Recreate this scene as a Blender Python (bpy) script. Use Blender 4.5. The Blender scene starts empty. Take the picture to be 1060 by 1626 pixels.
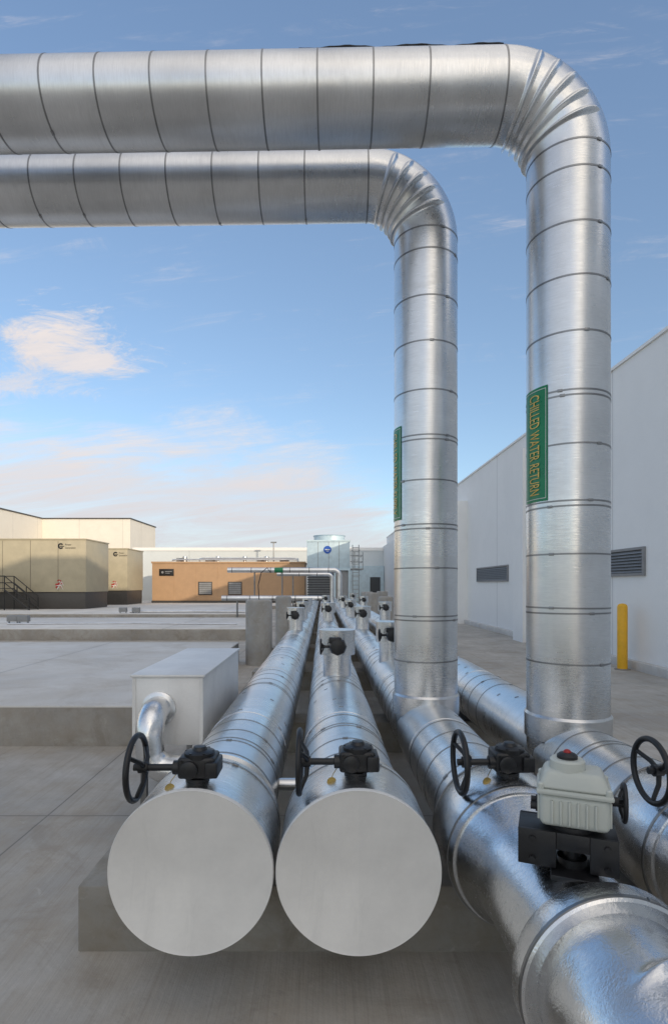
import bpy, bmesh, math, random
from mathutils import Vector, Matrix
random.seed(7)
S=bpy.context.scene
COL=S.collection
rad=math.radians
# ------------------------------------------------------------------ materials
def nmat(name):
    m=bpy.data.materials.new(name); m.use_nodes=True
    nt=m.node_tree; b=nt.nodes['Principled BSDF']
    return m,nt,b
def L(nt,a,b): nt.links.new(a,b)
def math_n(nt,op,a,b=None,c=None,clamp=False):
    n=nt.nodes.new('ShaderNodeMath'); n.operation=op; n.use_clamp=clamp
    for i,x in enumerate((a,b,c)):
        if x is None: continue
        if isinstance(x,(int,float)): n.inputs[i].default_value=x
        else: nt.links.new(x,n.inputs[i])
    return n.outputs[0]
def noise(nt,vec,scale,detail=4,rough=.55,dist=0):
    n=nt.nodes.new('ShaderNodeTexNoise'); n.inputs['Scale'].default_value=scale
    n.inputs['Detail'].default_value=detail; n.inputs['Roughness'].default_value=rough
    n.inputs['Distortion'].default_value=dist
    if vec is not None: nt.links.new(vec,n.inputs['Vector'])
    return n.outputs['Fac']
def mapr(nt,v,a,b,c,d,smooth=False):
    n=nt.nodes.new('ShaderNodeMapRange'); n.inputs[1].default_value=a;n.inputs[2].default_value=b
    n.inputs[3].default_value=c;n.inputs[4].default_value=d
    if smooth: n.interpolation_type='SMOOTHSTEP'
    nt.links.new(v,n.inputs[0]); return n.outputs[0]
def mixc(nt,f,a,b,mode='MIX'):
    n=nt.nodes.new('ShaderNodeMix'); n.data_type='RGBA'; n.blend_type=mode
    for s,x in ((n.inputs[0],f),(n.inputs[6],a),(n.inputs[7],b)):
        if isinstance(x,(int,float)): s.default_value=x
        elif isinstance(x,tuple): s.default_value=(x[0],x[1],x[2],1)
        else: nt.links.new(x,s)
    return n.outputs[2]
def bump(nt,b,h,strength,dist=.01,prev=None):
    n=nt.nodes.new('ShaderNodeBump'); n.inputs['Strength'].default_value=strength
    n.inputs['Distance'].default_value=dist; nt.links.new(h,n.inputs['Height'])
    if prev is not None: nt.links.new(prev,n.inputs['Normal'])
    nt.links.new(n.outputs[0],b.inputs['Normal']); return n.outputs[0]
def objco(nt,scale=None):
    t=nt.nodes.new('ShaderNodeTexCoord')
    if scale is None: return t.outputs['Object']
    m=nt.nodes.new('ShaderNodeMapping'); m.inputs['Scale'].default_value=scale
    nt.links.new(t.outputs['Object'],m.inputs[0]); return m.outputs[0]

def metal(name,axis=1,base=(.76,.765,.765),rough=.3,spacing=.31,fine=.25,wob=.25,streak=True,metallic=1.0,grain=.25):
    m,nt,b=nmat(name); co=objco(nt)
    sep=nt.nodes.new('ShaderNodeSeparateXYZ'); L(nt,co,sep.inputs[0])
    seg=math_n(nt,'FLOOR',math_n(nt,'DIVIDE',sep.outputs[axis],spacing))
    wn=nt.nodes.new('ShaderNodeTexWhiteNoise'); wn.noise_dimensions='1D'; L(nt,seg,wn.inputs['W'])
    big=noise(nt,co,2.2,5,.6)
    st=noise(nt,objco(nt,tuple(150 if i==axis else 14 for i in range(3)) if streak else (60,60,60)),1,4,.7)
    c=mixc(nt,mapr(nt,big,.35,.65,0,1),tuple(x*.86 for x in base),tuple(min(1,x*1.05) for x in base))
    c=mixc(nt,mapr(nt,wn.outputs[0],0,1,0,.16),c,(.5,.5,.5))
    c=mixc(nt,mapr(nt,st,.35,.7,0,grain),c,tuple(x*.6 for x in base))
    sp=noise(nt,co,130,2,.5)
    c=mixc(nt,mapr(nt,sp,.66,.74,0,grain*.6),c,(.42,.42,.42))
    sm=noise(nt,objco(nt,tuple(5 if i==axis else 1.3 for i in range(3))),1,6,.7,.8)
    c=mixc(nt,mapr(nt,sm,.56,.72,0,.22,True),c,(.48,.47,.45))
    L(nt,c,b.inputs['Base Color']); b.inputs['Metallic'].default_value=metallic
    r=math_n(nt,'ADD',mapr(nt,st,.3,.7,-.05,.07),mapr(nt,big,.3,.7,rough-.03,rough+.05))
    r=math_n(nt,'ADD',r,mapr(nt,wn.outputs[0],0,1,-.02,.03))
    r=math_n(nt,'ADD',r,mapr(nt,sm,.56,.72,0,.06))
    L(nt,r,b.inputs['Roughness'])
    p=bump(nt,b,noise(nt,co,3.2,2,.5),wob,.03)
    p=bump(nt,b,st,fine,.002,p)
    p=bump(nt,b,noise(nt,co,150,2,.6),fine*.8,.0015,p)
    return m
def paint(name,col,rough=.5,metallic=0,var=.12,bmp=.05,scale=6):
    m,nt,b=nmat(name); co=objco(nt)
    n=noise(nt,co,scale,5,.6)
    c=mixc(nt,mapr(nt,n,.3,.7,0,1),tuple(x*(1-var) for x in col),tuple(min(1,x*(1+var)) for x in col))
    L(nt,c,b.inputs['Base Color']); b.inputs['Metallic'].default_value=metallic
    L(nt,mapr(nt,n,.3,.7,rough-.06,rough+.08),b.inputs['Roughness'])
    bump(nt,b,noise(nt,co,scale*18,3,.6),bmp,.004)
    return m
def concrete(name,col,joints=None,broom=0,stain=.5,scale=1.0,warm=(1.0,.90,.77)):
    m,nt,b=nmat(name); co=objco(nt)
    n1=noise(nt,co,.55*scale,7,.62,.6); n2=noise(nt,co,3.3*scale,8,.65,.3); n3=noise(nt,co,45,4,.7)
    c=mixc(nt,mapr(nt,n1,.35,.65,0,1),tuple(x*(1-.3*stain) for x in col),tuple(x*(1+.22*stain) for x in col))
    c=mixc(nt,mapr(nt,n2,.38,.68,0,.7*stain),c,tuple(x*y*.8 for x,y in zip(col,warm)))
    n5=noise(nt,co,1.1*scale,9,.7,1.2)
    c=mixc(nt,mapr(nt,n5,.52,.66,0,.55*stain,True),c,tuple(x*y*.58 for x,y in zip(col,warm)))
    n6=noise(nt,co,7*scale,6,.7,.5)
    c=mixc(nt,mapr(nt,n6,.58,.75,0,.5*stain,True),c,tuple(min(1,x*1.4) for x in col))
    n7=noise(nt,co,14*scale,5,.75,.2)
    c=mixc(nt,mapr(nt,n7,.6,.7,0,.35*stain,True),c,tuple(x*.5 for x in col))
    c=mixc(nt,mapr(nt,n3,.55,.8,0,.35),c,tuple(x*.6 for x in col))
    if broom:
        w=noise(nt,objco(nt,(140,3,1)),1,3,.6)
        w2=noise(nt,objco(nt,(22,.6,1)),1,5,.7,.5)
        c=mixc(nt,mapr(nt,w,.4,.7,0,.32*broom),c,tuple(x*.62 for x in col))
        c=mixc(nt,mapr(nt,w2,.5,.75,0,.45*broom),c,tuple(x*y*.58 for x,y in zip(col,warm)))
    if joints:
        sep=nt.nodes.new('ShaderNodeSeparateXYZ'); L(nt,co,sep.inputs[0])
        mk=None
        for ax,per,off in joints:
            a=math_n(nt,'ADD',sep.outputs[ax],off)
            a=math_n(nt,'ADD',a,math_n(nt,'MULTIPLY',n2,.012))
            a=math_n(nt,'PINGPONG',a,per/2)
            k=mapr(nt,a,.003,.008,1,0)
            k2=mapr(nt,a,.0,.10,.2,0)
            mk=k if mk is None else math_n(nt,'MAXIMUM',mk,k)
            c=mixc(nt,k2,c,tuple(x*.6 for x in col))
        c=mixc(nt,math_n(nt,'MULTIPLY',mk,.75),c,tuple(x*.3 for x in col))
    L(nt,c,b.inputs['Base Color']); L(nt,mapr(nt,n2,.3,.7,.7,.95),b.inputs['Roughness'])
    p=bump(nt,b,n3,.35,.006)
    if broom: bump(nt,b,w,.3*broom,.004,p)
    return m

M_long=metal('aluminium_jacket_lengthwise',1,rough=.27,wob=.08,fine=.2)
M_vert=metal('aluminium_jacket_upright',2,rough=.28,wob=.015,fine=.14)
M_over=metal('aluminium_jacket_overhead',0,rough=.31,wob=.015,fine=.18)
M_foil=metal('hammered_foil_jacket',1,base=(.78,.79,.80),rough=.21,spacing=9,fine=.5,wob=.22,streak=False,grain=.15)
M_elb=metal('elbow_jacket',2,rough=.27,spacing=9,wob=.02,fine=.03,streak=False,grain=.1)
M_cap=metal('end_cap_sheet',0,base=(.80,.78,.74),rough=.55,spacing=9,wob=.03,fine=.04,streak=False,metallic=.15,grain=.06)
M_band=paint('band_steel',(.27,.27,.27),.35,1,.2)
M_box=metal('sheet_metal_box',0,base=(.80,.79,.77),rough=.5,spacing=9,wob=.08,fine=.05,streak=False,metallic=.3,grain=.08)
M_black=paint('black_cast_iron',(.009,.009,.010),.42,0,.3,.15,14)
M_rubber=paint('black_plastic',(.013,.013,.014),.5)
M_brass=paint('brass_tag',(.36,.27,.10),.4,1)
M_act=paint('actuator_enamel',(.50,.52,.47),.38,0,.06,.02,5)
M_red=paint('red_plastic',(.32,.012,.010),.3)
M_redp=paint('red_print',(.40,.03,.02),.5)
M_green=paint('green_label',(.008,.20,.08),.3,0,.1,.01)
M_yel=paint('yellow_ink',(.75,.50,.12),.4)
M_whi=paint('white_ink',(.75,.75,.72),.45,0,.05)
M_bolly=paint('bollard_yellow',(.80,.42,.015),.4,0,.1)
M_gnd=concrete('ground_concrete',(.46,.43,.385),[(0,4.5,1.9),(1,5.2,1.35)],1,.85)
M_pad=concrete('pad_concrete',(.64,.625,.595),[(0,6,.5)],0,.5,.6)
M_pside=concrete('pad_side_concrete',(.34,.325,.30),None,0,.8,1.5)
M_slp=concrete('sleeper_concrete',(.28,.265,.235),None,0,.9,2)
M_pier=concrete('pier_concrete',(.38,.375,.36),None,0,.8,2)
M_wall=concrete('painted_wall',(.84,.835,.815),[(1,7.6,2.5)],0,.09,.7,(1,1,1))
M_wallb=concrete('painted_back_wall',(.62,.66,.67),[(0,6,1)],0,.1,.7,(1,1,1))
M_cream=concrete('cream_wall',(.74,.70,.62),[(0,4.7,1),(1,4.7,1)],0,.12,.7)
M_brown=paint('tan_metal_siding',(.42,.265,.15),.6,0,.07,.05,2)
M_trim=paint('dark_trim',(.06,.055,.05),.5)
M_beige=paint('beige_enclosure',(.41,.36,.25),.5,0,.08,.03,2)
M_tower=paint('tower_galvanised',(.50,.62,.68),.4,.1,.1,.05,3)
M_steel=paint('galvanised_rail',(.30,.32,.33),.4,.6,.1,.05,3)
M_dark=paint('dark_louvre',(.05,.055,.06),.6)  # near-black even colour for louvres, saddles and a door
M_louv=paint('louvre_blade',(.24,.245,.25),.5,.1)
M_blue=paint('blue_badge',(.01,.09,.42),.4)

# ------------------------------------------------------------------ builders
def finish(bm,name,mat,ang=35,smooth=True,mats=None):
    me=bpy.data.meshes.new(name); bmesh.ops.recalc_face_normals(bm,faces=bm.faces[:]) 
    bm.to_mesh(me); bm.free()
    me.materials.append(mat)
    if mats:
        for q in mats: me.materials.append(q)
    if smooth:
        me.polygons.foreach_set('use_smooth',[True]*len(me.polygons)); me.set_sharp_from_angle(angle=rad(ang))
    o=bpy.data.objects.new(name,me); COL.objects.link(o); return o
def frame(ax):
    ax=Vector(ax).normalized()
    t=Vector((0,0,1)) if abs(ax.z)<.9 else Vector((1,0,0))
    u=t.cross(ax).normalized(); v=ax.cross(u).normalized(); return ax,u,v
def lathe_bm(bm,org,ax,prof,seg=48,cap=(True,True)):
    ax,u,v=frame(ax); org=Vector(org); rings=[]
    for t,r in prof:
        c=org+ax*t
        rings.append([bm.verts.new(c+(u*math.cos(2*math.pi*i/seg)+v*math.sin(2*math.pi*i/seg))*r) for i in range(seg)])
    for a,b in zip(rings,rings[1:]):
        for i in range(seg):
            bm.faces.new((a[i],a[(i+1)%seg],b[(i+1)%seg],b[i]))
    if cap[0]: bm.faces.new(list(reversed(rings[0])))
    if cap[1]: bm.faces.new(rings[-1])
def lathe(name,org,ax,prof,mat,seg=48,cap=(True,True),ang=35):
    bm=bmesh.new(); lathe_bm(bm,org,ax,prof,seg,cap); return finish(bm,name,mat,ang)
def box_bm(bm,lo,hi,bev=0,rotz=0,piv=None,segs=2):
    lo=Vector(lo);hi=Vector(hi);c=(lo+hi)/2;s=hi-lo
    r=bmesh.ops.create_cube(bm,size=1); vs=r['verts']
    bmesh.ops.scale(bm,vec=s,verts=vs); bmesh.ops.translate(bm,vec=c,verts=vs)
    if bev:
        es=list({e for v in vs for e in v.link_edges})
        bmesh.ops.bevel(bm,geom=es,offset=bev,segments=segs,profile=.5,affect='EDGES')
    return vs
def box(name,lo,hi,mat,bev=0,segs=2):
    bm=bmesh.new(); box_bm(bm,lo,hi,bev,segs=segs); return finish(bm,name,mat,35)
def boxes(name,lst,mat,bev=0):
    bm=bmesh.new()
    for lo,hi in lst: box_bm(bm,lo,hi,bev)
    return finish(bm,name,mat,35)
def torus_bm(bm,c,ax,R,r,seg=40,ms=8):
    ax,u,v=frame(ax); c=Vector(c); rings=[]
    for i in range(seg):
        a=2*math.pi*i/seg; d=u*math.cos(a)+v*math.sin(a)
        rings.append([bm.verts.new(c+d*(R+r*math.cos(2*math.pi*j/ms))+ax*(r*math.sin(2*math.pi*j/ms))) for j in range(ms)])
    for i in range(seg):
        a=rings[i];b=rings[(i+1)%seg]
        for j in range(ms): bm.faces.new((a[j],a[(j+1)%ms],b[(j+1)%ms],b[j]))
def tube_bm(bm,pts,r,seg=12):
    pts=[Vector(p) for p in pts]; rings=[]; ref=None
    for i,p in enumerate(pts):
        d=(pts[min(i+1,len(pts)-1)]-pts[max(i-1,0)]).normalized()
        if ref is None: ax,u,v=frame(d)
        else:
            u=(ref-d*ref.dot(d)).normalized(); v=d.cross(u)
        ref=u
        rr=r[i] if isinstance(r,(list,tuple)) else r
        rings.append([bm.verts.new(p+(u*math.cos(2*math.pi*k/seg)+v*math.sin(2*math.pi*k/seg))*rr) for k in range(seg)])
    for a,b in zip(rings,rings[1:]):
        for k in range(seg): bm.faces.new((a[k],a[(k+1)%seg],b[(k+1)%seg],b[k]))
    bm.faces.new(list(reversed(rings[0]))); bm.faces.new(rings[-1])
def tube(name,pts,r,mat,seg=16):
    bm=bmesh.new(); tube_bm(bm,pts,r,seg); return finish(bm,name,mat,40)
def thing(name,base,label,cat,group=None):
    e=bpy.data.objects.new(name,None); e.empty_display_size=.2; COL.objects.link(e); e.location=base
    e['label']=label; e['category']=cat
    if group: e['group']=group
    return e
def part(o,par,label=None):
    p=par; off=Vector((0,0,0))
    while p is not None: off+=p.location; p=p.parent
    o.data.transform(Matrix.Translation(-off)); o.parent=par
    if label: o['label']=label
    return o
def solo(o,base,label,cat,group=None,struct=False):
    o.data.transform(Matrix.Translation(-Vector(base))); o.location=base
    if struct: o['kind']='structure'
    o['label']=label; o['category']=cat
    if group: o['group']=group
    return o
def text_mesh(name,body,size,fn,mat,wtarget=None,bold=0):
    cu=bpy.data.curves.new(name,'FONT'); cu.body=body; cu.size=size; cu.resolution_u=3; cu.offset=bold
    t=bpy.data.objects.new(name,cu); COL.objects.link(t)
    bpy.context.view_layer.update()
    me=bpy.data.meshes.new_from_object(t.evaluated_get(bpy.context.evaluated_depsgraph_get()))
    bpy.data.objects.remove(t)
    xs=[v.co.x for v in me.vertices]; ys=[v.co.y for v in me.vertices]
    x0,x1,y0,y1=min(xs),max(xs),min(ys),max(ys)
    k=1 if not wtarget else wtarget/(x1-x0)
    for v in me.vertices:
        v.co=Vector(fn(((v.co.x-(x0+x1)/2))*k,(v.co.y-(y0+y1)/2)))
    me.materials.clear(); me.materials.append(mat)
    o=bpy.data.objects.new(name,me); COL.objects.link(o); return o

# ------------------------------------------------------------------ ground
g=bmesh.new()
vs=[g.verts.new(p) for p in ((-400,-400,0),(400,-400,0),(400,600,0),(-400,600,0))]; g.faces.new(vs)
o=finish(g,'ground',M_gnd,smooth=False); o['kind']='structure'; o['label']='worn grey brown broom finished concrete yard'; o['category']='ground'

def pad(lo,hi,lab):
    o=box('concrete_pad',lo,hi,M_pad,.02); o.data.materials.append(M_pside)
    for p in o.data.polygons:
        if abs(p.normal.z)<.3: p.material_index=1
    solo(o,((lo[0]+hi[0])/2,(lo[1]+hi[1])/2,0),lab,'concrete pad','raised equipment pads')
pad((-30,5.5,-.1),(-1.75,11.6,.405),'pale raised concrete equipment pad beside the pipes')
pad((-30,16,-.1),(-2.2,21.5,.34),'pale raised concrete equipment pad beside the pipes')
pad((-30,25,-.1),(-3.4,36,.30),'pale raised concrete pad carrying the generator enclosures')
pad((-30,37,-.1),(-2.0,47.5,.25),'low concrete pad under the tan equipment building')

PX=dict(A=-.477,B=.13,C=.75,D=1.48); ZC=.56; RA=.25
sl_me=None
for i,y in enumerate([2.42,5.3,8.4,11.6,15,19,23,27,31]):
    if sl_me is None:
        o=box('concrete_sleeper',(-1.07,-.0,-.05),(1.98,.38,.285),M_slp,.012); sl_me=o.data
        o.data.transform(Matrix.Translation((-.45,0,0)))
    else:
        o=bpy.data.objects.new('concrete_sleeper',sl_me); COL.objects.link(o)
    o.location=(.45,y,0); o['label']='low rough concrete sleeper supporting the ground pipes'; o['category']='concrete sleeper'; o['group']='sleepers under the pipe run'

# ------------------------------------------------------------------ bands
_band={}
def band_mesh(R,mat=M_band):
    k=round(R,4)
    if k in _band: return _band[k]
    bm=bmesh.new()
    lathe_bm(bm,(0,0,-.005),(0,0,1),[(0,R-.004),(0,R+.002),(.010,R+.002),(.010,R-.004)],56,(False,False))
    box_bm(bm,(R+.001,-.014,-.008),(R+.005,.014,.008),.0012)
    o=finish(bm,'band',mat,35); me=o.data; bpy.data.objects.remove(o); _band[k]=me; return me
def add_band(par,R,pos,ax,clasp):
    me=band_mesh(R); o=bpy.data.objects.new('band',me); COL.objects.link(o)
    ax=Vector(ax); q=Vector((0,0,1)).rotation_difference(ax).to_matrix()
    qq=q@Matrix.Rotation(clasp,3,'Z')
    o.rotation_euler=qq.to_euler(); o.parent=par; o.location=Vector(pos)-par.location
    o.rotation_euler.rotate_axis('X',random.uniform(-.008,.008)); o.rotation_euler.rotate_axis('Y',random.uniform(-.008,.008))
    return o

# ------------------------------------------------------------------ ground pipes
def run_bands(par,x,R,y0,y1,step=.235):
    y=y0;n=0
    while y<y1 and n<88:
        add_band(par,R,(x,y,ZC),(0,-1,0),random.uniform(.3,2.8)); n+=1
        if random.random()<.2 and y<12:
            add_band(par,R,(x,y+.05,ZC),(0,-1,0),random.uniform(.3,2.8)); n+=1
        y+=step*random.uniform(.85,1.15)*(1 if y<14 else 2)
def sections(R,ya,yb,step=.93):
    prof=[];y=ya;k=0
    while y<yb:
        e=min(y+step,yb); r=R+(.0025 if k%2 else 0)
        prof+=[(y,r),(e-.002,r)]; y=e;k+=1
    return prof
for key,lab in (('A','long silver jacketed pipe with round flat end cap on sleepers'),('B','silver jacketed pipe with round flat end cap and seams')):
    x=PX[key]; th=thing('insulated_pipe',(x,2.0,ZC),lab,'pipe','insulated pipes along the ground')
    part(lathe('pipe_jacket',(x,0,ZC),(0,1,0),[(2.48,.285),(2.5,RA)]+sections(RA,2.52,46),M_long,64),th)
    part(lathe('valve_jacket',(x,0,ZC),(0,1,0),[(2.006,.28),(2.006,.2955),(2.40,.2955),(2.485,.262),(2.49,.24)],M_long,72),th)
    part(lathe('end_cap',(x,0,ZC),(0,1,0),[(2.0,.291),(1.998,.298),(2.004,.3005),(2.02,.3005),(2.02,.29)],M_cap,96),th,'flat round satin sheet metal end cap')
    add_band(th,.2955,(x,2.36,ZC),(0,-1,0),1.2)
    run_bands(th,x,RA,2.62,30)
    for yy in (2.42,5.3,8.4):
        part(box('saddle',(x-.11,yy+.05,.286),(x+.11,yy+.33,.33),M_dark,.01),th)
def elbow_right(bm,x,y,z,Rb,R,xend,n=140,seg=72):
    rings=[]
    for i in range(n+1):
        f=math.pi/2*i/n; deg=math.degrees(f)
        out=Vector((-math.cos(f),-math.sin(f),0)); c=Vector((x+Rb,y,z))+out*Rb; ring=[]
        for k in range(seg):
            t=2*math.pi*k/seg; rr=R; ct=math.cos(t)
            w=max(0,min(1,(.6-ct)/.5)); w=w*w*(3-2*w)
            for q in (18,32,46,60,74): rr+=.013*w*math.exp(-((deg-q)/2.6)**2)
            ring.append(bm.verts.new(c+out*(ct*rr)+Vector((0,0,math.sin(t)*rr))))
        rings.append(ring)
    rings.append([bm.verts.new((xend,v.co.y,v.co.z)) for v in rings[-1]])
    for a,b in zip(rings,rings[1:]):
        for k in range(seg): bm.faces.new((a[k],a[(k+1)%seg],b[(k+1)%seg],b[k]))
    bm.faces.new(rings[0]); bm.faces.new(rings[-1])
for key,R,lab,yf in (('C',.225,'silver jacketed pipe with hammered foil valve covering and tee',1.40),('D',.234,'silver jacketed pipe with foil collar beside the wall yard',1.79)):
    x=PX[key]; d=0 if key=='C' else -.02
    th=thing('insulated_pipe',(x,1.4,ZC),lab,'pipe','insulated pipes along the ground')
    part(lathe('pipe_jacket',(x,0,ZC),(0,1,0),sections(R,2.45+d,46),M_long,64),th)
    part(lathe('valve_jacket',(x,0,ZC),(0,1,0),[(2.08+d,.2),(2.08+d,.262),(2.11+d,.274),(2.40+d,.274),(2.47+d,.235),(2.5+d,.2)],M_foil,80),th,'fat crinkled foil collar around the valve')
    part(lathe('reducer_jacket',(x,0,ZC),(0,1,0),[(yf+.065,.19),(yf+.065,.200),(1.88+d,.200),(1.96+d,.208),(2.05+d,.25),(2.09+d,.255)],M_foil,80),th,'hammered foil wrapped reducing section')
    part(lathe('flange_cover',(x,0,ZC),(0,1,0),[(yf+.02,.18),(yf+.002,.212),(yf,.240),(yf+.008,.250),(yf+.075,.250),(yf+.10,.236),(yf+.12,.195)],M_foil,96),th)
    bm=bmesh.new()
    lathe_bm(bm,(x,0,ZC),(0,1,0),[(yf-.1,.208),(yf+.015,.208)],72,(False,True)); elbow_right(bm,x,yf-.1,ZC,.28 if key=='C' else .26,.208,2.6 if key=='C' else 3.2)
    part(finish(bm,'elbow',M_foil,60),th,'segmented foil elbow turning sideways')
    for yy,rr in ((2.115+d,.275),(2.395+d,.2745),(yf+.012,.250)):
        add_band(th,rr,(x,yy,ZC),(0,-1,0),1.2)
    run_bands(th,x,R,2.6,30)
    for yy in (2.42,5.3,8.4):
        part(box('saddle',(x-.11,yy+.05,.286),(x+.11,yy+.33,.345),M_dark,.01),th)

o=tube('crossover_tube',[(-.30,2.95,.54),(-.05,2.95,.54)],.032,M_vert,20)
solo(o,(-.17,2.95,.54),'short silver crossover tube joining two jacketed pipes','tube')

# ------------------------------------------------------------------ risers
def riser(xr,yr,zt,R,lz0,lz1,txt,lab,acd):
    Rb=.425
    th=thing('riser_pipe',(xr,yr,ZC),lab,'pipe','riser pipes turning overhead')
    part(lathe('upright_section',(xr,yr,0),(0,0,1),[(ZC,R),(zt-Rb,R)],M_vert,72,(True,False)),th)
    part(lathe('tee_collar',(xr,yr,0),(0,0,1),[(ZC+R*.55,R+.012),(ZC+R+.03,R+.012),(ZC+R+.045,R+.001)],M_vert,72,(False,False)),th)
    bm=bmesh.new(); nphi=300; seg=96; rings=[]
    cx,cz=xr-Rb,zt-Rb
    beads=[20,32.5,45,57.5,70]
    for i in range(nphi+1):
        f=math.pi/2*i/nphi; deg=math.degrees(f)
        out=Vector((math.cos(f),0,math.sin(f))); c=Vector((cx,yr,cz))+out*Rb; ring=[]
        for k in range(seg):
            t=2*math.pi*k/seg; ct=math.cos(t)
            w=max(0,min(1,(.70-ct)/.4)); w=w*w*(3-2*w)
            rr=R
            wd=(.6+1.25*w)
            for j,q in enumerate(beads):
                e=abs((deg-q)/wd)
                if e<3: rr+=.021*w*math.exp(-e**2.6)
            ring.append(bm.verts.new(c+out*(ct*rr)+Vector((0,math.sin(t)*rr,0))))
        rings.append(ring)
    for a,b in zip(rings,rings[1:]):
        for k in range(seg): bm.faces.new((a[k],a[(k+1)%seg],b[(k+1)%seg],b[k]))
    part(finish(bm,'elbow',M_elb,80),th,'crimped silver elbow with raised radial beads')
    hd=Vector((-1,.02,0)).normalized()
    part(lathe('overhead_section',(cx,yr,zt),hd,[(-.004,R),(10.5,R)],M_over,72),th)
    add_band(th,R,(xr,yr,zt-Rb),(0,0,1),-1.2)
    z=zt-Rb-.15
    k=0
    while z>ZC+R+.1:
        add_band(th,R,(xr,yr,z),(0,0,1),random.uniform(-2.6,-.6)); k+=1
        if k in (5,7,9): add_band(th,R,(xr,yr,z-.03),(0,0,1),random.uniform(-2.6,-.6))
        z-=.318*random.uniform(.95,1.05)
    add_band(th,R,(cx,yr,zt),hd,0)
    s=.44
    while s<9.5:
        p=Vector((cx,yr,zt))+hd*s; add_band(th,R,p,hd,random.choice([random.uniform(2.8,3.5),random.uniform(1.9,2.3),0])) ; s+=.32
    ac=rad(acd); hw=rad(25); rl=R+.0035
    def cyl(a,z,r): return Vector((xr-math.sin(a)*r,yr-math.cos(a)*r,z))
    def strip(bm,a0,a1,z0,z1,r):
        n=14;cols=[]
        for i in range(n+1):
            a=a0+(a1-a0)*i/n; cols.append((bm.verts.new(cyl(a,z0,r)),bm.verts.new(cyl(a,z1,r))))
        for p,q in zip(cols,cols[1:]): bm.faces.new((p[0],q[0],q[1],p[1]))
    bm=bmesh.new(); strip(bm,ac-hw,ac+hw,lz0,lz1,rl)
    lb=finish(bm,'label_sticker',M_green); part(lb,th,'green pipe marker sticker reading '+txt.lower())
    bm=bmesh.new()
    m=rad(2.2);t=rad(.7)
    strip(bm,ac-hw+m,ac-hw+m+t,lz0+.015,lz1-.015,rl+.0015); strip(bm,ac+hw-m-t,ac+hw-m,lz0+.015,lz1-.015,rl+.0015)
    strip(bm,ac-hw+m+t,ac+hw-m-t,lz0+.015,lz0+.018,rl+.0015); strip(bm,ac-hw+m+t,ac+hw-m-t,lz1-.018,lz1-.015,rl+.0015)
    b=finish(bm,'label_border',M_whi,smooth=False); part(b,lb)
    zc=(lz0+lz1)/2
    tt=text_mesh('lettering',txt,.115,lambda tx,ty:cyl(ac-rad(3)-ty/R,zc-tx,rl+.005),M_yel,(lz1-lz0)*.88)
    part(tt,lb)
    return th
r1=riser(.745,4.02,4.49,.225,2.06,2.72,'CHILLED WATER SUPPLY','silver jacketed riser with elbow and narrow green marker label',83)
r2=riser(1.48,3.357,4.55,.234,2.09,2.76,'CHILLED WATER RETURN','tall silver jacketed riser with crimped elbow and green label',75)
bm=bmesh.new(); rows=[]
for i in range(41):
    s=.0+i*.030; zz=.014*abs(math.sin(i*.23+.8))**1.5+.002*math.sin(i*1.7)+.006
    rows.append([bm.verts.new((1.06-s*1.0,3.357+.02*s+dy,4.55+math.sqrt(max(0,(.2375)**2-dy*dy))+zz*(1 if j==0 else .6)+.003)) for j,dy in enumerate((-.11,-.04,.03))])
for a,b in zip(rows,rows[1:]):
    for j in range(2): bm.faces.new((a[j],b[j],b[j+1],a[j+1]))
o=finish(bm,'loose_strip',M_rubber); md=o.modifiers.new('s','SOLIDIFY'); md.thickness=.006
solo(o,(.5,3.36,4.78),'black loose sealing strip lying along the overhead pipe','strip')

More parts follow.
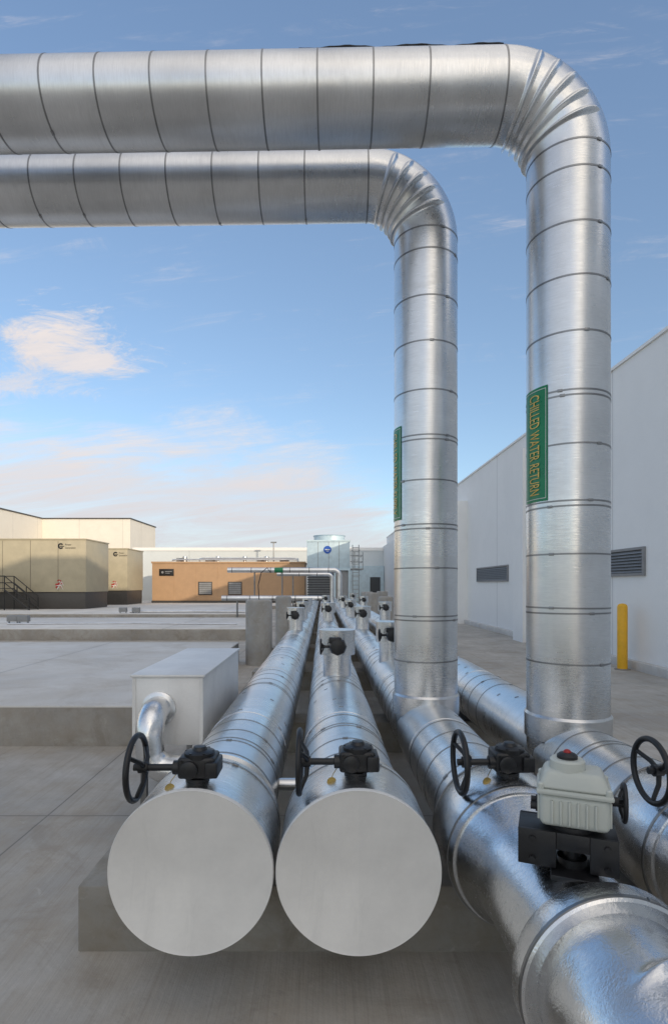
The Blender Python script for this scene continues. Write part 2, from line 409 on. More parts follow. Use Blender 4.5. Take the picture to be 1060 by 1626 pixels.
# ------------------------------------------------------------------ gear operators
def wheel_bm(bm,c,ax,R,r,spokes=3,dish=.03):
    torus_bm(bm,c,ax,R,r,44,10); ax,u,v=frame(ax); c=Vector(c)
    lathe_bm(bm,c-ax*(dish+.014),ax,[(0,r*1.7),(.035,r*1.9)],16)
    for k in range(spokes):
        a=2*math.pi*k/spokes+.6; d=u*math.cos(a)+v*math.sin(a)
        tube_bm(bm,[c-ax*dish+d*.01,c-ax*dish*.9+d*R*.45,c-ax*dish*.3+d*R*.8,c+d*R],[r*.85,r*.8,r*.75,r*.75],8)
def operator(px,py,ztop,wo,lab):
    th=thing('valve_operator',(px,py,ztop),lab,'valve handwheel','gear operators on the pipe valves')
    z=ztop
    part(lathe('stem_neck',(px,py,0),(0,0,1),[(z-.06,.045),(z+.012,.045),(z+.012,.03),(z+.03,.03)],M_black,24),th)
    bm=bmesh.new()
    box_bm(bm,(px-.065,py-.055,z+.018),(px+.075,py+.06,z+.098),.012,segs=3)
    lathe_bm(bm,(px+.008,py,0),(0,0,1),[(z+.09,.058),(z+.108,.058),(z+.112,.05),(z+.116,.03),(z+.128,.022),(z+.13,.0)],32)
    box_bm(bm,(px+.04,py-.07,z+.025),(px+.088,py+.05,z+.085),.008)
    lathe_bm(bm,(px-.02,py-.054,z+.055),(0,-1,0),[(0,.033),(.012,.033),(.016,.026)],24)
    for k in range(6):
        a=k*math.pi/3; lathe_bm(bm,(px+.008+.05*math.cos(a),py+.05*math.sin(a),z+.104),(0,0,1),[(0,.006),(.009,.006)],6)
    for dx in (-.05,.06):
        for dz in (.03,.086): lathe_bm(bm,(px+dx,py-.056,z+dz),(0,-1,0),[(0,.006),(.006,.006)],6)
    part(finish(bm,'gearbox',M_black),th)
    wy=py-.025
    part(lathe('shaft',(px-.05,wy,z+.055),(-1,0,0),[(0,.026),(.035,.026),(.036,.013),(abs(wo)-.04,.013)],M_black,20),th)
    bm=bmesh.new(); wheel_bm(bm,(px+wo,wy,z+.055),(-1,0,0),.118,.0115); part(finish(bm,'handwheel',M_black,50),th)
    bm=bmesh.new(); lathe_bm(bm,(px-.095,py-.04,z-.02),(.2,-1,.1),[(0,.019),(.002,.019)],24)
    tube_bm(bm,[(px-.075,py-.03,z+.03),(px-.09,py-.04,z+.01),(px-.094,py-.042,z)],.0015,6)
    part(finish(bm,'brass_tag',M_brass),th)
operator(-.477,2.12,.856,-.225,'black gear operator with handwheel on end capped pipe')
operator(.13,2.19,.856,-.22,'black gear operator with handwheel on second capped pipe')
operator(.75,2.25,.834,-.20,'black gear operator with handwheel on foil collar')
operator(1.48,2.13,.84,-.235,'black gear operator with handwheel near the wall side pipe')

# ------------------------------------------------------------------ electric actuator
def rotated(o,piv,a,s=1): 
    o.data.transform(Matrix.Translation(Vector(piv))@Matrix.Rotation(a,4,'Z')@Matrix.Diagonal((s,s,1,1))@Matrix.Translation(-Vector(piv))); return o
ax_,ay_=.75,1.67; piv=(ax_,ay_,0); ang=rad(-22); SC=.86
th=thing('electric_valve_actuator',(ax_,ay_,.75),'grey green electric actuator with red indicator on black bracket','valve actuator')
bm=bmesh.new()
box_bm(bm,(ax_-.150,ay_-.07,.77),(ax_-.045,ay_-.060,.875),.002)
box_bm(bm,(ax_-.0445,ay_-.07,.825),(ax_+.0445,ay_-.060,.875),.002)
box_bm(bm,(ax_+.045,ay_-.07,.77),(ax_+.12,ay_-.060,.875),.002)
box_bm(bm,(ax_-.150,ay_+.060,.77),(ax_+.12,ay_+.07,.875),.004)
box_bm(bm,(ax_-.150,ay_-.0595,.862),(ax_+.12,ay_+.0595,.874),.003)
box_bm(bm,(ax_-.150,ay_-.0595,.771),(ax_-.140,ay_+.0595,.861),.002)
box_bm(bm,(ax_+.11,ay_-.0595,.771),(ax_+.119,ay_+.0595,.861),.002)
lathe_bm(bm,(ax_-.0,ay_,0),(0,0,1),[(.70,.042),(.785,.042),(.785,.025),(.86,.025)],24)
box_bm(bm,(ax_-.06,ay_-.095,.745),(ax_+.07,ay_+.095,.762),.004)
for dx in (-.11,.09): 
    for dz in (.79,.85): lathe_bm(bm,(ax_+dx,ay_-.0705,dz),(0,-1,0),[(0,.009),(.008,.009)],6)
part(rotated(finish(bm,'bracket',M_black),piv,ang),th)
bm=bmesh.new()
lathe_bm(bm,(ax_,ay_,0),(0,0,1),[(.874,.06),(.888,.06)],32)
part(rotated(finish(bm,'mounting_ring',M_rubber),piv,ang),th)
bm=bmesh.new()
box_bm(bm,(ax_-.105,ay_-.078,.888),(ax_+.115,ay_+.085,.985),.02,segs=4)
for k in range(6):
    xx=ax_-.068+k*.027; box_bm(bm,(xx,ay_-.086,.90),(xx+.007,ay_-.074,.968),.002)
for k in range(4):
    yy=ay_-.055+k*.03; box_bm(bm,(ax_+.112,yy,.90),(ax_+.121,yy+.006,.972),.002)
    box_bm(bm,(ax_-.112,yy,.90),(ax_-.102,yy+.006,.972),.002)
box_bm(bm,(ax_-.115,ay_-.088,.984),(ax_+.125,ay_+.095,.998),.005)
part(rotated(finish(bm,'lower_housing',M_act),piv,ang,SC),th)
bm=bmesh.new()
vs=box_bm(bm,(ax_-.11,ay_-.083,.9985),(ax_+.12,ay_+.09,1.05),0)
for v in bm.verts:
    if v.co.z>1.02:
        v.co.x=ax_+(v.co.x-ax_)*.78; v.co.y=ay_+(v.co.y-ay_)*.74
bmesh.ops.bevel(bm,geom=bm.edges[:],offset=.014,segments=3,profile=.5,affect='EDGES')
lathe_bm(bm,(ax_-.015,ay_,0),(0,0,1),[(1.045,.060),(1.072,.057),(1.078,.050)],32)
for dx in (-.1,.11):
    for dy in (-.073,.08): lathe_bm(bm,(ax_+dx,ay_+dy,0),(0,0,1),[(.99,.011),(1.012,.011),(1.016,.006)],12)
part(rotated(finish(bm,'cover',M_act),piv,ang,SC),th)
bm=bmesh.new(); lathe_bm(bm,(ax_-.015,ay_,0),(0,0,1),[(1.078,.034),(1.086,.034),(1.092,.027),(1.095,.018)],32)
part(rotated(finish(bm,'indicator_base',M_rubber),piv,ang,SC),th)
bm=bmesh.new(); lathe_bm(bm,(ax_-.015,ay_,0),(0,0,1),[(1.094,.013),(1.098,.013),(1.102,.009),(1.104,.004),(1.1045,0)],32)
part(rotated(finish(bm,'position_indicator',M_red,60),piv,ang,SC),th)
bm=bmesh.new(); wheel_bm(bm,(ax_+.165,ay_+.03,.955),(1,0,0),.052,.008,3,.012); lathe_bm(bm,(ax_+.11,ay_+.03,.955),(1,0,0),[(0,.016),(.055,.012)],16)
part(rotated(finish(bm,'handwheel',M_black,50),piv,ang,SC),th)
for dy in (-.03,.03):
    bm=bmesh.new(); lathe_bm(bm,(ax_-.10,ay_+dy,.93),(-1,0,0),[(0,.016),(.018,.016),(.018,.011),(.035,.011)],12)
    part(rotated(finish(bm,'cable_gland',M_rubber),piv,ang,SC),th)

# ------------------------------------------------------------------ sheet metal box with elbow
bx0,bx1,by0,by1,bz0,bz1=-1.235,-.775,3.6,5.1,.56,1.0
th=thing('sheet_metal_enclosure',((bx0+bx1)/2,(by0+by1)/2,0),'pale sheet metal enclosure with elbow outlet beside jacketed pipe','metal box')
bm=bmesh.new(); box_bm(bm,(bx0,by0,bz0),(bx1,by1,bz1),.004)
for k in range(8):
    for xx in (bx0+.011,bx1-.011): lathe_bm(bm,(xx,by0-.001,bz0+.03+k*.055),(0,-1,0),[(0,.004),(.005,.003)],8)
part(finish(bm,'housing',M_box),th)
for xx in (bx0+.001,bx1-.024): part(box('edge_trim',(xx,by0-.0035,bz0+.002),(xx+.023,by0-.0006,bz1-.004),M_box),th)
part(box('lid',(bx0-.012,by0-.012,bz1+.0005),(bx1+.012,by1+.012,bz1+.018),M_box,.003),th)
pts=[(-1.06,3.6,.80)];
for i in range(9):
    f=math.pi/2*i/8; pts.append((-1.06,3.53-.13*math.sin(f),.67+.13*math.cos(f)))
for i in range(1,9):
    f=math.pi/2*i/8; pts.append((-1.06+.13*(1-math.cos(f)),3.40,.60-.13*math.sin(f)))
pts.append((-.7,3.40,.47))
part(tube('elbow_outlet',pts,.085,M_foil,32),th)
bm=bmesh.new(); lathe_bm(bm,(-1.06,3.6,.80),(0,-1,0),[(0,.11),(.02,.11),(.03,.09)],32); 
part(finish(bm,'outlet_flange',M_elb),th)
part(boxes('leg',[((bx0+.02,by0+.1,-.01),(bx0+.06,by0+.14,bz0-.001))],M_band),th)
part(boxes('leg',[((bx0+.02,by1-.14,-.01),(bx0+.06,by1-.1,bz0-.001))],M_band),th)

# ------------------------------------------------------------------ capped branches
def branch(x,y,zt=1.2,D=.16,front=True):
    th=thing('capped_branch_pipe',(x,y,ZC),'short upright capped silver branch with black gear operator','branch pipe','capped valve branches on the pipes')
    part(lathe('neck',(x,y,0),(0,0,1),[(ZC+.1,D*.78),(zt-.21,D*.78),(zt-.19,D*.95)],M_vert,40),th)
    part(lathe('cap_drum',(x,y,0),(0,0,1),[(zt-.22,D*.8),(zt-.22,D),(zt-.008,D),(zt-.008,D+.004),(zt,D+.004)],M_vert,48),th)
    bm=bmesh.new()
    lathe_bm(bm,(x,y-D+.02,zt-.13),(0,-1,0),[(0,.03),(.05,.03),(.05,.074),(.10,.078),(.13,.066),(.14,.03)],8)
    box_bm(bm,(x-.075,y-D-.11,zt-.10),(x+.03,y-D-.05,zt-.05),.006)
    part(finish(bm,'gearbox',M_black),th)
    bm=bmesh.new(); lathe_bm(bm,(x-.07,y-D-.07,zt-.13),(-1,0,0),[(0,.012),(.07,.012)],12); wheel_bm(bm,(x-.145,y-D-.07,zt-.13),(-1,0,0),.06,.009,3,.02)
    part(finish(bm,'handwheel',M_black,50),th)
for x,y in ((.13,5.0),(.745,6.1),(-.477,9.9),(.13,12.5),(1.48,13.2),(-.477,17),(.75,15),(.13,22),(1.48,20),(.75,10.5),(-.477,13.3),(.75,20.5),(1.48,27)): branch(x,y)

# ------------------------------------------------------------------ piers
def pier(x,y,r,h):
    prof=[(-.02,r)]
    prof+=[(h-.05,r),(h-.03,r-.004),(h-.01,r-.02),(h,r-.045)]
    th=lathe('concrete_pier',(x,y,0),(0,0,1),prof,M_pier,48)
    solo(th,(x,y,0),'round grey cast concrete pier standing by the pipe run','concrete pier','round concrete piers')
for p in ((-1.285,11.2,.265,1.31),(-1.00,14.2,.2,1.32),(1.95,22,.27,1.3),(2.0,25,.27,1.3),(2.1,18.5,.25,1.22),(2.9,27,.27,1.3)): pier(*p)
o=tube('bent_conduit',[(-1.28,11.2,1.3),(-1.30,11.2,1.6),(-1.24,11.2,1.85),(-1.12,11.2,1.95),(-1.05,11.2,1.85)],.009,M_rubber,8)
solo(o,(-1.28,11.2,1.3),'thin bent black conduit rising from a concrete pier','conduit')

# ------------------------------------------------------------------ background headers
def header(x0,xr,y,z,R,zb,lab,drops=()):
    th=thing('header_pipe',(xr,y,zb),lab,'pipe','slim header pipes near the equipment building')
    Rb=R*2.4; pts=[(x0,y,z),(x0+.3,y,z),(xr-Rb,y,z)]
    for i in range(1,9):
        f=math.pi/2*i/8; pts.append((xr-Rb+Rb*math.sin(f),y,z-Rb+Rb*math.cos(f)))
    pts.append((xr,y,zb)); part(tube('header_jacket',pts,R,M_over,20),th)
    bm=bmesh.new()
    x=x0+.2
    while x<xr-Rb: lathe_bm(bm,(x,y,z),(1,0,0),[(0,R+.006),(.04,R+.006)],20,(True,True)); x+=.9
    part(finish(bm,'clamp_rings',M_band),th)
    for d in drops: part(tube('support_post',[(d,y+.1,-.05),(d,y+.1,z-R+.02)],.035,M_band,10),th)
header(-4.45,.80,26,2.3,.12,.7,'slim silver header pipe with elbow dropping to pipe run',(-3.2,-1.9))
header(-2.3,.48,28,2.15,.10,.7,'slim silver header pipe with elbow dropping to pipe run',(-1.5,))
header(-4.0,.13,22,1.08,.10,.6,'low silver header pipe crossing toward the pipe run',(-3.4,-2.6))
o=lathe('pipe_marker',(-2.25,26,2.3),(1,0,0),[(0,.124),(.4,.124)],M_green,24,(False,False)); solo(o,(-2,26,2.3),'small green pipe marker wrapped on slim header','pipe marker')

# ------------------------------------------------------------------ right wall building
th=thing('white_wall_building',(10,14,0),'long white painted concrete wall building with louvre vents','building')
part(box('wall',(6,-1,-.05),(14,52,6.03),M_wall,.0),th)
part(box('raised_shade_wall',(6,-60,-.05),(30,-1.01,10.5),M_wall),th)  # unseen stretch behind the camera, raised to keep sun off the pipes
part(box('pilaster',(5.49,23.0,-.05),(5.999,52,5.1),M_wall),th)
part(box('pilaster',(5.55,15.4,-.05),(5.999,16.2,5.4),M_wall),th)
part(box('coping',(5.96,-1,6.031),(6.4,52,6.09),M_wall),th)
part(box('plinth',(5.86,-1,-.05),(5.999,15.39,.16),M_pad,.01),th)
part(box('plinth',(5.86,16.21,-.05),(5.999,22.99,.16),M_pad,.01),th)
def vent(y0,y1,z0,z1):
    fr=boxes('louvre_vent',[((5.95,y0,z1-.05),(5.998,y1,z1)),((5.95,y0,z0),(5.998,y1,z0+.05)),((5.95,y0,z0+.051),(5.998,y0+.05,z1-.051)),((5.95,y1-.05,z0+.051),(5.998,y1,z1-.051))],M_louv)
    part(fr,th)
    bm=bmesh.new(); n=7
    for k in range(n):
        zz=z0+.06+(z1-z0-.12)*k/n
        a=bm.verts.new((5.945,y0+.05,zz)); b=bm.verts.new((5.945,y1-.05,zz)); c=bm.verts.new((5.99,y1-.05,zz+.055)); d=bm.verts.new((5.99,y0+.05,zz+.055)); bm.faces.new((a,b,c,d))
    part(finish(bm,'louvre_blades',M_louv,smooth=False),fr)
    part(box('louvre_back',(5.991,y0+.05,z0+.05),(5.996,y1-.05,z1-.05),M_dark),fr)
vent(10.3,13.9,1.78,2.32); vent(17.9,21.5,1.72,2.26)

th=thing('bollard',(5.67,10.5,0),'yellow painted round steel safety bollard with domed top','bollard')
part(lathe('post',(5.67,10.5,0),(0,0,1),[(-.05,.09),(1.19,.09),(1.225,.078),(1.245,.05),(1.252,0)],M_bolly,32,ang=60),th)
part(lathe('base_collar',(5.67,10.5,0),(0,0,1),[(-.02,.14),(.012,.14),(.02,.092)],M_slp,32),th)

# ------------------------------------------------------------------ back walls, buildings
th=thing('back_wall_building',(-5,52,0),'long pale blue parapet wall building closing the yard','building')
part(box('wall',(-17,50,-.05),(5.48,54,4.7),M_wallb),th)
part(box('coping',(-17.1,49.94,4.701),(5.48,54.1,4.98),M_wall),th)
part(box('lower_wall',(2.3,49.2,-.05),(5.45,49.99,3.3),M_tower),th)
part(box('door',(4.2,49.14,.0),(5.1,49.19,2.3),M_dark),th)

th=thing('cream_building',(-30,60,0),'tall cream panelled warehouse catching warm low sunlight','building')
part(box('wall',(-55,60,-.05),(-20.8,69,8.75),M_cream),th)
part(box('wing',(-56,30,-.05),(-30.3,59.99,8.75),M_cream),th)
part(boxes('coping',[((-55,59.9,8.751),(-20.7,69.1,8.87)),((-56.1,29.9,8.751),(-30.2,59.89,8.87))],M_trim),th)

th=thing('tan_equipment_building',(-7,43,0),'low tan metal equipment building with louvres and roof pipes','building')
bw0,bw1,by,bh=-12.9,-1.35,42,3.25
part(box('wall',(bw0,by,-.05),(bw1,46,bh),M_brown),th)
part(box('base_trim',(bw0-.03,by-.04,.25),(bw1+.03,by-.001,.42),M_trim),th)
part(box('roof_trim',(bw0-.06,by-.06,bh+.001),(bw1+.06,46.06,bh+.13),M_brown),th)
for wx in (-9.4,-7.15):
    fr=part(box('window',(wx,by-.05,.85),(wx+1.05,by-.002,1.85),M_trim,.01),th)
    bm=bmesh.new()
    for k in range(6): box_bm(bm,(wx+.07,by-.075,.93+k*.145),(wx+.98,by-.051,1.05+k*.145))
    part(finish(bm,'louvre',M_louv),fr)
bm=bmesh.new()
for k in range(1,7):
    xx=bw0+k*1.65; box_bm(bm,(xx,by-.012,.43),(xx+.035,by-.001,bh-.02))
part(finish(bm,'siding_seams',M_brown),th)
sg=part(box('sign_board',(-12.35,by-.05,2.3),(-11.25,by-.002,2.82),M_black,.005),th)
bm=bmesh.new()
lathe_bm(bm,(-12.1,by-.051,2.56),(0,-1,0),[(0,.09),(.006,.09)],20)
part(finish(bm,'emblem',M_louv),sg)
part(boxes('lettering',[((-11.9,by-.056,2.60),(-11.4,by-.051,2.65)),((-11.9,by-.056,2.48),(-11.55,by-.051,2.52))],M_louv),sg)
for i,(zz,yy) in enumerate(((3.5,42.5),(3.62,42.9))):
    p=tube('roof_pipe',[(-11.5+i*2,yy,3.38),(-11.5+i*2,yy,zz),(-11.2+i*2,yy,zz+.05),(-2.2,yy,zz+.05),(-1.9,yy,zz),(-1.9,yy,3.38)],.06,M_over,10); part(p,th)
for xx in (-10.8,-8.2,-6.1,-4.4):
    part(lathe('roof_vent',(xx,43.5,0),(0,0,1),[(3.38,.12),(3.7,.12),(3.7,.2),(3.82,.2),(3.86,.05)],M_over,16),th)
for xx in (-11.6,-9.3,-5.2,-3.4):
    part(box('roof_unit',(xx,44,3.381),(xx+.7,44.8,3.75),M_louv,.02),th)
th=thing('light_pole',(-4.2,47.6,0),'slim grey pole with small cross head above the roofs','pole')
part(tube('pole',[(-4.2,47.6,0),(-4.2,47.6,5.3)],.05,M_band,10),th)
part(box('lamp_head',(-4.45,47.55,5.2),(-3.95,47.65,5.32),M_band),th)

# cooling tower
th=thing('cooling_tower',(.35,41,0),'pale galvanised cooling tower with fan ring and ladder','cooling tower')
tx0,tx1,ty=-1.13,1.95,40
part(box('casing',(tx0,ty,2.75),(tx1,ty+3,4.85),M_tower,.02),th)
part(box('lower_casing',(tx0+.1,ty+.1,.2),(tx1-.1,ty+2.9,2.749),M_louv),th)
bm=bmesh.new()
for k in range(12): 
    z=.5+k*.18; box_bm(bm,(tx0+.02,ty-.0,z),(tx0+1.9,ty+.09,z+.09))
part(finish(bm,'intake_louvre',M_dark),th)
for lo,hi in (((tx0-.05,ty-.06,2.66),(tx1+.05,ty-.001,2.8)),((tx0-.05,ty-.06,4.73),(tx1+.05,ty-.001,4.85)),((tx0+1.95,ty-.06,.3),(tx0+2.07,ty+.09,2.65)),((tx1-.1,ty-.06,.3),(tx1,ty+.09,2.65))):
    part(box('frame_rail',lo,hi,M_tower),th)
bm=bmesh.new()
for xx in (tx0+.78,tx0+1.55,tx0+2.3): box_bm(bm,(xx,ty-.015,2.81),(xx+.03,ty-.001,4.72))
part(finish(bm,'panel_seams',M_steel),th)
part(lathe('fan_ring',(.5,ty+1.5,0),(0,0,1),[(4.85,1.15),(5.2,1.15),(5.27,1.22),(5.27,1.1),(4.95,1.05)],M_tower,48),th)
bd=part(lathe('badge',(.35,ty-.016,4.15),(0,-1,0),[(0,.28),(.015,.28)],M_blue,32),th)
bm=bmesh.new(); box_bm(bm,(.18,ty-.04,4.13),(.52,ty-.0315,4.19)); box_bm(bm,(.26,ty-.04,4.03),(.44,ty-.0315,4.07))
part(finish(bm,'badge_mark',M_whi),bd)
bm=bmesh.new()
for xx in (2.15,2.6): tube_bm(bm,[(xx,ty-.1,.2),(xx,ty-.1,4.5)],.035,6)
k=.4
while k<4.4: tube_bm(bm,[(2.15,ty-.1,k),(2.6,ty-.1,k)],.022,6); k+=.3
for k in range(5):
    z=2.3+k*.45; tube_bm(bm,[(2.1,ty-.1,z),(2.1,ty-.6,z),(2.65,ty-.6,z),(2.65,ty-.1,z)],.02,6)
part(finish(bm,'ladder',M_steel),th)
bm=bmesh.new()
for z in (3.3,3.75): tube_bm(bm,[(2,ty+.1,z),(2.9,ty+.1,z),(2.9,ty+2.5,z)],.03,6)
for xx in (2.3,2.9): tube_bm(bm,[(xx,ty+.1,2.8),(xx,ty+.1,4.0)],.03,6)
box_bm(bm,(1.96,ty+.05,2.72),(2.95,ty+2.5,2.8))
part(finish(bm,'platform_rail',M_steel),th)

# generators
def generator(x0,x1,y0,y1,zt,zb,z0,gx=0):
    th=thing('generator_enclosure',((x0+x1)/2,(y0+y1)/2,z0),'beige steel generator enclosure on black fuel tank base','generator','beige generator enclosures')
    part(box('housing',(x0,y0,zb),(x1,y1,zt),M_beige,.03),th)
    part(box('fuel_tank_base',(x0+.05,y0+.08,z0),(x1-.05,y1-.08,zb-.001),M_trim,.01),th)
    part(box('roof_edge',(x0-.04,y0-.04,zt+.001),(x1+.04,y1+.04,zt+.07),M_beige,.01),th)
    bm=bmesh.new(); n=int((x1-x0)/1.5)
    for k in range(1,n+1):
        xx=x1-k*1.5
        box_bm(bm,(xx,y0-.012,zb+.05),(xx+.012,y0-.001,zt-.05))
    part(finish(bm,'door_seams',M_trim),th)
    bm=bmesh.new()
    for k in range(10): box_bm(bm,(x0+1,y0-.03,zb+.3+k*.2),(x0+3.4,y0-.001,zb+.4+k*.2))
    part(finish(bm,'side_louvre',M_louv),th)
    lx=x1-1.25+gx
    bm=bmesh.new()
    seg=26
    for k in range(seg):
        a0=rad(35)+rad(290)*k/seg; a1=rad(35)+rad(290)*(k+1)/seg
        q=[(lx-.1+r*math.cos(a),y0-.014,zt-.34+r*math.sin(a)) for a,r in ((a0,.08),(a1,.08),(a1,.16),(a0,.16))]
        bm.faces.new([bm.verts.new(p) for p in q])
    box_bm(bm,(lx-.16,y0-.016,zt-.37),(lx+.09,y0-.013,zt-.33))
    part(finish(bm,'emblem',M_black,smooth=False),th)
    for j,w in enumerate(('Power','Generation')):
        t=text_mesh('lettering',w,.15,lambda a,b,j=j,w=w:(lx+.14+(.17 if j==0 else .28)+a,y0-.014,zt-.26-.17*j+b),M_black,.34 if j==0 else .56); part(t,th)
    for mt,ox in ((M_redp,0),(M_whi,.07)):
        bm=bmesh.new()
        for (ax,az,bx,bz,w) in ((-.2,-.3,.1,.25,.12),(.1,.25,.26,-.05,.11),(-.25,-.05,.2,.02,.11),(.02,0,.22,-.32,.11),(-.1,.2,.05,.3,.1)):
            if mt is M_whi: w*=.45
            d=Vector((bx-ax,0,bz-az)).normalized(); n=Vector((-d.z,0,d.x))*w*.4
            a=Vector((lx+ax*.75-.2+ox,y0-.015-random.random()*.004-ox*.1,zb+.45+az*.75-ox)); b_=Vector((lx+bx*.75-.2+ox,a.y,zb+.45+bz*.75-ox))
            bm.faces.new([bm.verts.new(p) for p in (a-n,b_-n*.3,b_+n*.3,a+n)])
        part(finish(bm,'sticker_graphic',mt,smooth=False),th)
generator(-24,-12.8,30,33.2,4.05,1.22,.30)
generator(-24,-13.3,37.8,41.1,4.05,1.22,.25,.55)
th=thing('access_stair',(-16,28.9,.3),'black steel access stair with handrails beside generator','stair')
bm=bmesh.new()
for k in range(5): box_bm(bm,(-16.4+k*.24,28.6,1.22-k*.19),(-16.18+k*.24,29.5,1.25-k*.19))
box_bm(bm,(-19,28.6,1.4),(-16.4,29.6,1.44))
part(finish(bm,'treads',M_trim),th)
bm=bmesh.new()
for y in (28.6,29.5):
    for dz in (0.3,.65): tube_bm(bm,[(-19,y,1.42+dz),(-16.4,y,1.42+dz),(-15.1,y,.35+dz)],.026,6)
    for xx,z in ((-19,1.7),(-18,1.7),(-17.2,1.7),(-16.4,1.7),(-15.75,.85),(-15.12,.3)): tube_bm(bm,[(xx,y,z if xx>-16 else .3),(xx,y,(1.42 if xx<-16 else z)+.65)],.026,6)
    tube_bm(bm,[(-16.4,y,1.35),(-15.1,y,.35)],.05,6)
part(finish(bm,'handrail',M_black),th)
def jbox(x,y,z,s,col,lab):
    th=thing('junction_box',(x,y,z),lab,'junction box','small electrical boxes on the pads')
    part(box('box_body',(x-s/2,y-.1,z+.06),(x+s/2,y+.1,z+.06+s*.6),col,.008),th)
    part(boxes('foot_pair',[((x-s/2+.02,y-.03,z-.01),(x-s/2+.05,y+.03,z+.061)),((x+s/2-.05,y-.03,z-.01),(x+s/2-.02,y+.03,z+.061))],M_band),th)
for x,y,z in ((-10.2,18.3,.34),(-9.8,18.2,.34),(-9.2,25.6,.30),(-8.6,25.6,.30)): jbox(x,y,z,.34,M_louv,'small grey electrical box standing on concrete pad')
o=tube('floor_conduit',[(-10,17.6,.37),(-6,17.9,.37),(-2.7,17.5,.37)],.025,M_over,8); solo(o,(-6,17.7,.37),'thin metal conduit lying across the pad','conduit')
o=tube('floor_conduit',[(-9,25.9,.36),(-6,26.2,.36),(-3.6,26,.36)],.05,M_over,8); solo(o,(-6,26,.36),'thin metal conduit lying across the pad','conduit')

# ------------------------------------------------------------------ world
w=bpy.data.worlds.new('World'); S.world=w; w.use_nodes=True; nt=w.node_tree
bg=nt.nodes['Background']
SE=11; SA=35; STR=.15
sky=nt.nodes.new('ShaderNodeTexSky'); sky.sky_type='NISHITA'; sky.sun_disc=False
sky.sun_elevation=rad(SE+4); sky.sun_rotation=rad(180-SA); sky.air_density=1.0; sky.dust_density=.6; sky.ozone_density=1.8
tc=nt.nodes.new('ShaderNodeTexCoord'); sep=nt.nodes.new('ShaderNodeSeparateXYZ'); L(nt,tc.outputs['Generated'],sep.inputs[0])
X,Y,Z=sep.outputs
yy=math_n(nt,'MAXIMUM',Y,.05)
u=math_n(nt,'DIVIDE',X,yy); v=math_n(nt,'DIVIDE',Z,yy)
front=mapr(nt,Y,.08,.3,0,1)
cmb=nt.nodes.new('ShaderNodeCombineXYZ'); L(nt,u,cmb.inputs[0]); L(nt,math_n(nt,'MULTIPLY',v,2.6),cmb.inputs[1])
nA=noise(nt,cmb.outputs[0],3.2,9,.62,.35)
nB=noise(nt,cmb.outputs[0],9,9,.72,.8)
nC=noise(nt,cmb.outputs[0],6.5,12,.76,1.1)
nD=noise(nt,cmb.outputs[0],4.0,9,.7,1.5)
# long streaks, drawn out along the wind
cm2=nt.nodes.new('ShaderNodeCombineXYZ'); L(nt,math_n(nt,'ADD',u,math_n(nt,'MULTIPLY',v,.9)),cm2.inputs[0]); L(nt,math_n(nt,'MULTIPLY',math_n(nt,'SUBTRACT',v,math_n(nt,'MULTIPLY',u,.12)),9),cm2.inputs[1])
nS=noise(nt,cm2.outputs[0],2.6,10,.7,.6)
vb=math_n(nt,'SUBTRACT',.265,math_n(nt,'MULTIPLY',u,.06))
vb=math_n(nt,'SUBTRACT',vb,math_n(nt,'MULTIPLY',math_n(nt,'MAXIMUM',math_n(nt,'ADD',u,.02),0),.7))
dd=math_n(nt,'SUBTRACT',vb,v)
dd=math_n(nt,'ADD',dd,math_n(nt,'MULTIPLY',math_n(nt,'SUBTRACT',nD,.5),.18))
dd=math_n(nt,'ADD',dd,math_n(nt,'MULTIPLY',math_n(nt,'SUBTRACT',nS,.5),.22))
bank=math_n(nt,'MULTIPLY',mapr(nt,dd,-.04,.10,0,.97,True),mapr(nt,nS,.35,.6,.6,1))
def blob(cu,cv,su,sv,amt,ra=3.6):
    e1=math_n(nt,'DIVIDE',math_n(nt,'ADD',u,-cu),su); e2=math_n(nt,'DIVIDE',math_n(nt,'ADD',v,-cv),sv)
    d=math_n(nt,'SQRT',math_n(nt,'ADD',math_n(nt,'MULTIPLY',e1,e1),math_n(nt,'MULTIPLY',e2,e2)))
    d=math_n(nt,'ADD',d,math_n(nt,'MULTIPLY',math_n(nt,'SUBTRACT',nC,.5),ra))
    d=math_n(nt,'ADD',d,math_n(nt,'MULTIPLY',math_n(nt,'SUBTRACT',nB,.5),ra*.8))
    return mapr(nt,d,.1,1.45,amt,0,True)
cum=math_n(nt,'MAXIMUM',blob(-.48,.44,.085,.045,1.0,4.2),blob(-.42,.405,.09,.03,.95,4.2))
cum=math_n(nt,'MAXIMUM',cum,blob(-.53,.365,.10,.022,.7,4))
wi=math_n(nt,'MULTIPLY',mapr(nt,nS,.50,.75,0,.4,True),mapr(nt,nD,.45,.65,.0,1))
cl=math_n(nt,'MAXIMUM',math_n(nt,'MAXIMUM',bank,cum),wi)
cl=math_n(nt,'MULTIPLY',cl,front)
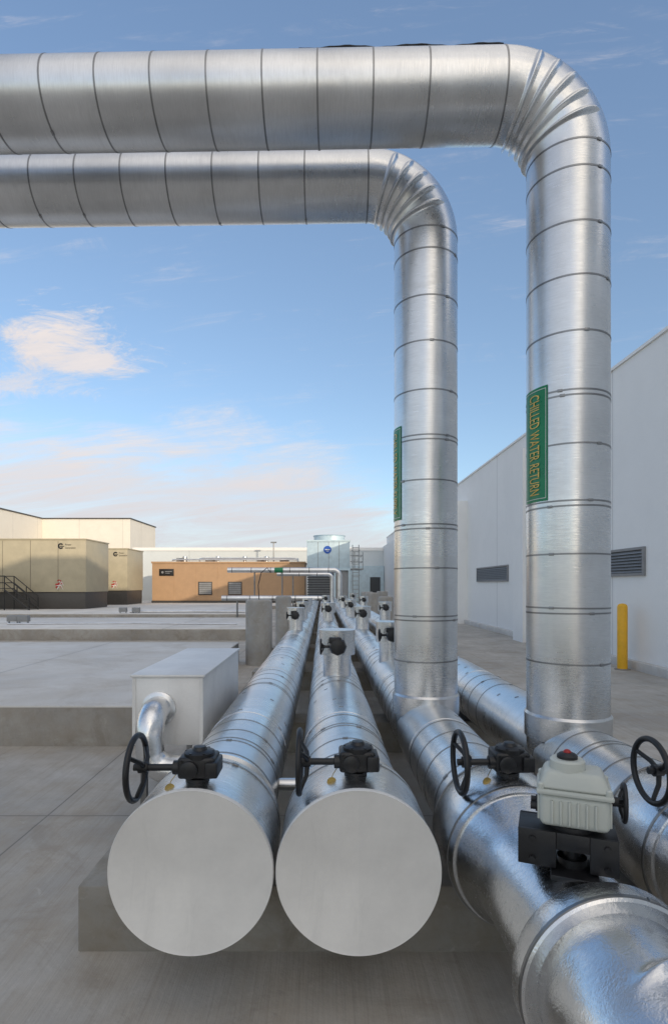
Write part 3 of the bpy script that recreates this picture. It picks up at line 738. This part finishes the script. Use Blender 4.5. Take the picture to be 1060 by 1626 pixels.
def K(c): return tuple(q/STR for q in c)
veil=mixc(nt,mapr(nt,v,.1,1.1,0,1),K((.10,.145,.20)),K((.08,.12,.195)))
base=mixc(nt,1.0,mixc(nt,1.0,sky.outputs[0],(1.0,1.0,1.02),'MULTIPLY'),veil,'ADD')
ccol=mixc(nt,mapr(nt,v,.0,.28,0,1),K((.62,.63,.69)),K((.86,.79,.77)))
ccol=mixc(nt,mapr(nt,nS,.35,.6,.45,0),ccol,K((.60,.63,.72)))
fin=mixc(nt,cl,base,ccol)
n4=noise(nt,tc.outputs['Generated'],2.0,7,.6,.4)
rear=math_n(nt,'MAXIMUM',mapr(nt,Y,.05,-.35,0,1,True),mapr(nt,Z,.80,.93,0,.6,True))
# unseen bright cloud added behind and overhead as fill, dimmer leftward for contrast
side=mapr(nt,X,-.75,.35,.28,1,True)
rc=math_n(nt,'MULTIPLY',math_n(nt,'MULTIPLY',rear,side),mapr(nt,n4,.38,.58,.35,1,True))
fin=mixc(nt,rc,fin,K((1.72,1.57,1.38)))
L(nt,fin,bg.inputs['Color']); bg.inputs['Strength'].default_value=STR

s=Vector((math.sin(rad(SA))*math.cos(rad(SE)),-math.cos(rad(SA))*math.cos(rad(SE)),math.sin(rad(SE))))
sd=bpy.data.lights.new('sun','SUN'); sd.energy=2.6; sd.angle=rad(.6); sd.color=(1,.85,.66)
so=bpy.data.objects.new('sun',sd); COL.objects.link(so); so.rotation_euler=(-s).to_track_quat('-Z','Y').to_euler(); so.location=(20,-30,20)

# ------------------------------------------------------------------ camera
cd=bpy.data.cameras.new('camera'); cam=bpy.data.objects.new('camera',cd); COL.objects.link(cam)
cam.location=(0,0,1.6); cam.rotation_euler=(rad(90),0,0)
cd.sensor_fit='VERTICAL'; cd.sensor_height=36; cd.sensor_width=24; cd.lens=880/1626*36
cd.shift_x=18/1626; cd.shift_y=116/1626; cd.clip_end=2000; cd.clip_start=.02
S.camera=cam
S.view_settings.view_transform='Standard'; S.view_settings.look='None'; S.view_settings.exposure=0
